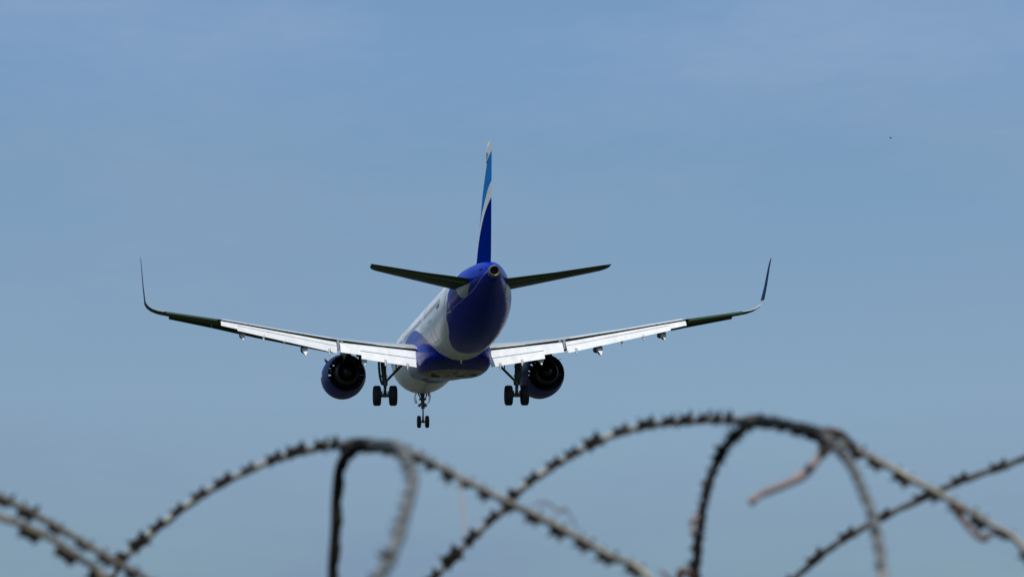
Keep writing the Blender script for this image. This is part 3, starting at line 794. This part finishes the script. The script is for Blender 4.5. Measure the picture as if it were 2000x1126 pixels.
def strand(vis, close, pitch, roll, thick=1., scale=1., phase=0., wob=.35, drop=0., wires=('wire', 'wire2'), pale=None):
    P = [at(*p) for p in vis + close]
    pts = cat(P, .006)
    # small kinks so the wire is not a perfect curve
    pts = [p + Vector((sin(i * .11 + phase * 5), sin(i * .073 + 2), cos(i * .093 + phase))) * .0016 for i, p in enumerate(pts)]
    n = len(pts); loc = [p - CO for p in pts]
    q = MB()
    T = [(loc[(i + 1) % n] - loc[i - 1]).normalized() for i in range(n)]
    up = Vector((0, 1, 0)); ring1 = []; ring2 = []; FR = []
    tk = thick
    for i in range(n):
        thick = tk(*seen(pts[i])[1:]) if callable(tk) else tk
        t = T[i]; a = (up - t * up.dot(t)).normalized(); up = a; b = t.cross(a); FR.append((t, a, b))
        r1 = .00165 * thick; r2 = .0030 * thick * (1 + .22 * sin(i * .9 + phase) + .12 * sin(i * 2.3))
        ph = i * .012
        ring1.append([loc[i] + (a * cos(2 * PI * k / 8) + b * sin(2 * PI * k / 8)) * r1 + b * .0010 * thick for k in range(8)])
        ring2.append([loc[i] + (a * cos(2 * PI * k / 8 + ph) * 1.15 + b * sin(2 * PI * k / 8 + ph) * .8) * r2 - b * .0014 * thick for k in range(8)])
    for rr, mi in ((ring1, 0), (ring2, 1)):
        v = [p for r in rr for p in r]; f = [(i * 8 + j, i * 8 + (j + 1) % 8, ((i + 1) % n) * 8 + (j + 1) % 8, ((i + 1) % n) * 8 + j) for i in range(n) for j in range(8)]
        q.add(v, f, mi)
        if pale:   # lit, blurred limb of the loop put in as a paler colour
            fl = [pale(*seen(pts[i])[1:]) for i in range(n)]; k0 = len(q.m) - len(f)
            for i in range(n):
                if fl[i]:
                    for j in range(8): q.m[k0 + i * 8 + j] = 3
    pf = pitch if callable(pitch) else (lambda x, y: pitch)
    L = 0; nxt = .03 * phase; spots = []
    for i in range(n):
        L += (loc[(i + 1) % n] - loc[i]).length
        if L > nxt:
            spots.append(i); _, xx, yy = seen(pts[i]); nxt += pf(xx, yy) * random.uniform(.91, 1.09)
    vb = []
    for i in spots:
        s_, x, y = seen(pts[i])
        t, a, b = FR[i]; r_ = roll(x, y) if callable(roll) else roll
        r_ = rad(r_) + random.uniform(-wob, wob); a2 = a * cos(r_) + b * sin(r_); b2 = t.cross(a2)
        t2 = (t + a2 * random.uniform(-.12, .12)).normalized(); a2 = (a2 - t2 * a2.dot(t2)).normalized(); b2 = t2.cross(a2)
        # how far the blades hang to one side of the wire
        dn = RT @ Vector((0, 0, -1)); dn = (dn - t * dn.dot(t)).normalized(); dd = drop(x, y) if callable(drop) else drop
        pos = loc[i] + dn * dd
        if s_: vb.append((pos, t2, a2, b2))
        else: barb_geo(q, pos, t2, a2, b2, scale, 2)
    lp = q.build('wire_loop', [M[wires[0]], M[wires[1]], M['rust'], M['pale']], coil, 60)
    for p, t, a, b in vb:
        me = barb_mesh(random.randrange(6)); o = bpy.data.objects.new('barb', me); COL.objects.link(o); o.parent = lp
        Rm = Matrix((t, a, b)).transposed().to_4x4(); o.matrix_local = Matrix.Translation(p) @ Rm @ Matrix.Scale(scale * random.uniform(.86, 1.14), 4)
    return lp, len(vb)


M['tan'] = mat('brown_weathered_wire', (.17, .14, .09), .55, metal=.2, var=.5, scale=22, bump=.15)
M['pale'] = mat('lit_limb_steel', (.21, .21, .185), .5, metal=.25, var=.5, scale=24, bump=.1)  # lit tone of the right limbs of loops D and E, set as colour
M['wire2'] = mat('weathered_tape_steel', (.062, .055, .040), .5, metal=.35, var=.7, scale=26, bump=.2)
NB = 0
# A: wide arch under the jet
visA = [(200, 1148, 5.25), (245, 1085, 5.25), (330, 1013, 5.28), (400, 962, 5.3), (480, 920, 5.3), (560, 889, 5.3), (640, 872, 5.28), (705, 865, 5.15), (772, 874, 4.95), (850, 904, 4.8),
        (912, 936, 4.72), (980, 972, 4.65), (1050, 1007, 4.6), (1120, 1044, 4.55), (1190, 1084, 4.5), (1270, 1131, 4.45)]
strand(visA, circ(720, 1640, 760, -22, -158 + 360, 9, 4.4, 5.2), lambda x, y: .0365 if x < 690 else (.025 if x < 790 else .049), lambda x, y: 70 if x < 660 else 55, 1.3, .95, phase=.3, drop=lambda x, y: -.001 if x < 660 else .0045)
# B: right arch
visB = [(800, 1190, 5.2), (850, 1128, 5.2), (930, 1042, 5.2), (985, 990, 5.2), (1015, 953, 5.2), (1090, 903, 5.22), (1170, 862, 5.25), (1260, 833, 5.25), (1350, 820, 5.2), (1430, 816, 5.1), (1500, 822, 4.95),
        (1560, 836, 4.85), (1620, 853, 4.75), (1700, 889, 4.65), (1800, 946, 4.6), (1870, 986, 4.55), (1930, 1022, 4.5), (2000, 1068, 4.45)]
strand(visB, circ(1450, 1570, 750, -25, -162 + 360 + 10, 9, 4.4, 5.15), lambda x, y: .037 if x < 1440 else .045, lambda x, y: 68 if x < 1440 else 50, 1.3, .98, phase=.6, drop=lambda x, y: -.001 if x < 1440 else .0045)
# C: far strand rising to the right edge
visC = [(1480, 1195, 5.4), (1550, 1128, 5.4), (1620, 1068, 5.4), (1700, 1020, 5.4), (1800, 972, 5.4), (1880, 937, 5.4), (1960, 911, 5.4), (2040, 880, 5.38), (2140, 862, 5.3)]
strand(visC, circ(2200, 1580, 760, -50, -168 + 360 + 10, 9, 5.0, 5.4), .055, 50, 1.35, 1.02, phase=.1, wires=('wire2', 'wire2'))
# left pair
visL = [(-260, 880, 5.0), (-120, 915, 4.9), (0, 972, 4.8), (80, 1012, 4.75), (160, 1055, 4.7), (240, 1102, 4.65), (300, 1140, 4.6)]
strand(visL, circ(-250, 1640, 760, -28, -150 + 360, 8, 4.5, 4.9), .048, 60, 1.3, 1.0, phase=.5, drop=.0035, wires=('tan', 'wire2'))
visL2 = [(-260, 930, 4.6), (-120, 958, 4.55), (0, 1004, 4.5), (60, 1028, 4.5), (110, 1056, 4.5), (160, 1094, 4.5), (205, 1135, 4.5)]
strand(visL2, circ(-300, 1640, 700, -25, -150 + 360, 8, 4.4, 4.6), .052, 70, 1.2, .98, phase=.2, drop=.007, wires=('tan', 'tan'))
# D: narrow loop seen almost edge on, backlit left limb coloured dark, lit blurred right limb coloured pale
visD = [(650, 1150, 5.0), (656, 1040, 5.0), (657, 960, 5.0), (663, 905, 4.98), (682, 878, 4.92), (715, 866, 4.78), (755, 868, 4.5), (785, 885, 4.2), (800, 925, 3.95), (796, 980, 3.8), (775, 1050, 3.65), (735, 1130, 3.55)]
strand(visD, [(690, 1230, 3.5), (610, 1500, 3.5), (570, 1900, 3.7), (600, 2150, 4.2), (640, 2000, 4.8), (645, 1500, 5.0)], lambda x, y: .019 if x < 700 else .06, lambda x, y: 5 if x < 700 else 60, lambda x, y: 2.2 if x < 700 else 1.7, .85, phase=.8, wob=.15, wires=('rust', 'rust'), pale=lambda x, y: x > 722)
# E: right narrow loop, lit right limb coloured pale
visE = [(1352, 1160, 5.0), (1360, 1090, 5.0), (1369, 1020, 5.0), (1384, 950, 5.0), (1405, 893, 5.0), (1432, 851, 4.95), (1475, 826, 4.85), (1540, 826, 4.65), (1605, 850, 4.4), (1655, 900, 4.15), (1690, 970, 4.0), (1708, 1040, 3.9), (1720, 1130, 3.8)]
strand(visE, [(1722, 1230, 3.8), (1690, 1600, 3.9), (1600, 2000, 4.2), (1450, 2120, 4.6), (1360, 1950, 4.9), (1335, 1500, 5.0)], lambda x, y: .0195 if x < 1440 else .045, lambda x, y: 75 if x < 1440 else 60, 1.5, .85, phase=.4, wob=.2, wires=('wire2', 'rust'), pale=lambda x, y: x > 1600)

# clips that pinch neighbouring loops together
for px, py, d, ang in ((690, 868, 5.0, 0), (1470, 822, 4.95, 0), (1588, 846, 4.7, .4)):
    q = MB(); c = at(px, py, d) - CO; t = Vector((cos(ang), 0, -sin(ang)))
    q.tube([c - t * .009, c - t * .007, c + t * .007, c + t * .009], [.0065, .0082, .0082, .0065], 12)
    q.build('clip', M['wire2'], coil, 40)

# ------------------------------------------------------------------ plant scraps caught in the wire
def stalk(name, label, cat_, path, r, m, group=None):
    P = [at(*p) for p in path]; o0 = P[0].copy(); q = MB(); L = []
    n = len(P)
    for i in range(n - 1):
        p0, p1, p2, p3 = P[max(i - 1, 0)], P[i], P[i + 1], P[min(i + 2, n - 1)]
        for k in range(8):
            u = k / 8; L.append(.5 * ((2 * p1) + (p2 - p0) * u + (2 * p0 - 5 * p1 + 4 * p2 - p3) * u * u + (3 * p1 - p0 - 3 * p2 + p3) * u**3))
    L.append(P[-1]); R_ = []
    for i in range(len(L)):
        u = i / (len(L) - 1) * (len(r) - 1); j = min(int(u), len(r) - 2); R_.append(lerp(r[j], r[j + 1], u - j))
    q.tube([p - o0 for p in L], R_, 8)
    o = q.build(name, M[m], None, 60); o.location = o0
    return tag(o, label, cat_, group)


stalk('dry_stalk', 'pinkish broken dry stalk dangling from the top of the right arch of wire', 'stalk',
      [(1640, 836, 4.6), (1618, 868, 4.6), (1600, 892, 4.6), (1578, 918, 4.58), (1555, 935, 4.55), (1520, 951, 4.5), (1492, 962, 4.45), (1477, 970, 4.4), (1466, 980, 4.4)],
      [.0035, .0080, .0070, .0042, .0058, .0062, .0046, .0046, .0044, .0040, .0042, .0056], 'twig')
stalk('knotted_stem', 'brown withered stem knotted round the top of the right arch of wire', 'stem',
      [(1600, 842, 4.62), (1616, 838, 4.5), (1632, 850, 4.55), (1622, 872, 4.7), (1604, 868, 4.6), (1612, 848, 4.55), (1636, 842, 4.6), (1658, 860, 4.65), (1680, 880, 4.7)],
      [.002, .004, .003, .0045, .003, .004, .0025], 'leaf')
stalk('hooked_stem', 'brown hooked stem hanging under the wire near the right edge', 'stem',
      [(1868, 988, 4.5), (1880, 1012, 4.5), (1896, 1034, 4.48), (1912, 1048, 4.45), (1924, 1050, 4.45), (1934, 1040, 4.5), (1950, 1044, 4.5), (1975, 1050, 4.5)],
      [.005, .004, .0026, .0034, .0045, .002, .0026, .0014], 'leaf')
stalk('curled_tendril', 'thin grey tendril curling above the descending middle wire', 'tendril',
      [(1042, 985, 4.5), (1062, 980, 4.5), (1080, 988, 4.5), (1094, 1000, 4.5), (1104, 992, 4.5), (1114, 1006, 4.5), (1122, 1022, 4.5), (1128, 1034, 4.5)],
      [.0008, .0013, .0010, .0015, .0008, .0009, .0006], 'leaf')
stalk('hanging_fibre', 'pale straight fibre hanging from the middle arch of wire', 'fibre',
      [(896, 930, 4.2), (900, 960, 4.15), (905, 1000, 4.1), (912, 1044, 4.05)], [.0008, .0016, .0018, .0010], 'straw')
stalk('leaf_scrap', 'small reddish crumpled scrap stuck beside the dark upright wire', 'scrap',
      [(1366, 1008, 4.9), (1354, 1014, 4.9), (1350, 1022, 4.9), (1356, 1032, 4.9), (1346, 1038, 4.88)], [.002, .0040, .0022, .0036, .001], 'twig')
stalk('broken_twig', 'short brown twig poking up at the bottom edge left of the dark upright wire', 'twig',
      [(1288, 1112, 4.8), (1300, 1122, 4.8), (1316, 1136, 4.8), (1340, 1160, 4.8)], [.001, .002, .0022, .002], 'leaf')
stalk('withered_bud', 'round brown withered bud at the bottom edge touching the dark upright wire', 'bud',
      [(1322, 1150, 4.85), (1326, 1128, 4.85), (1332, 1116, 4.85), (1344, 1116, 4.85), (1358, 1124, 4.85)], [.001, .004, .0062, .004, .002], 'leaf')

# ------------------------------------------------------------------ far bird
def far_bird():
    D = 420; c = at(1739.5, 269.5, D); b = thing('bird', 'tiny dark distant bird alone in the open sky at upper right', 'bird', c)
    q = MB(); q.tube([(0, -.26, .0), (0, -.16, .01), (0, 0, .0), (0, .12, .02), (0, .18, .045), (0, .235, .04)], [.012, .05, .075, .05, .034, .008], 12); q.build('body', M['bird'], b)
    for s in (-1, 1):
        q = MB(); q.loft([[(s * .03, -.07, .02), (s * .03, .08, .02), (s * .03, .08, .035), (s * .03, -.07, .035)], [(s * .10, -.06, .055), (s * .10, .07, .055), (s * .10, .07, .065), (s * .10, -.06, .065)], [(s * .17, -.10, .02), (s * .17, -.04, .02), (s * .17, -.04, .026), (s * .17, -.10, .026)]])
        q.build('bird_wing', M['bird'], b)
    q = MB(); q.loft([[(-.02, -.22, 0), (.02, -.22, 0), (.02, -.22, .01), (-.02, -.22, .01)], [(-.05, -.36, 0), (.05, -.36, 0), (.05, -.36, .006), (-.05, -.36, .006)]]); q.build('tail', M['bird'], b)


far_bird()
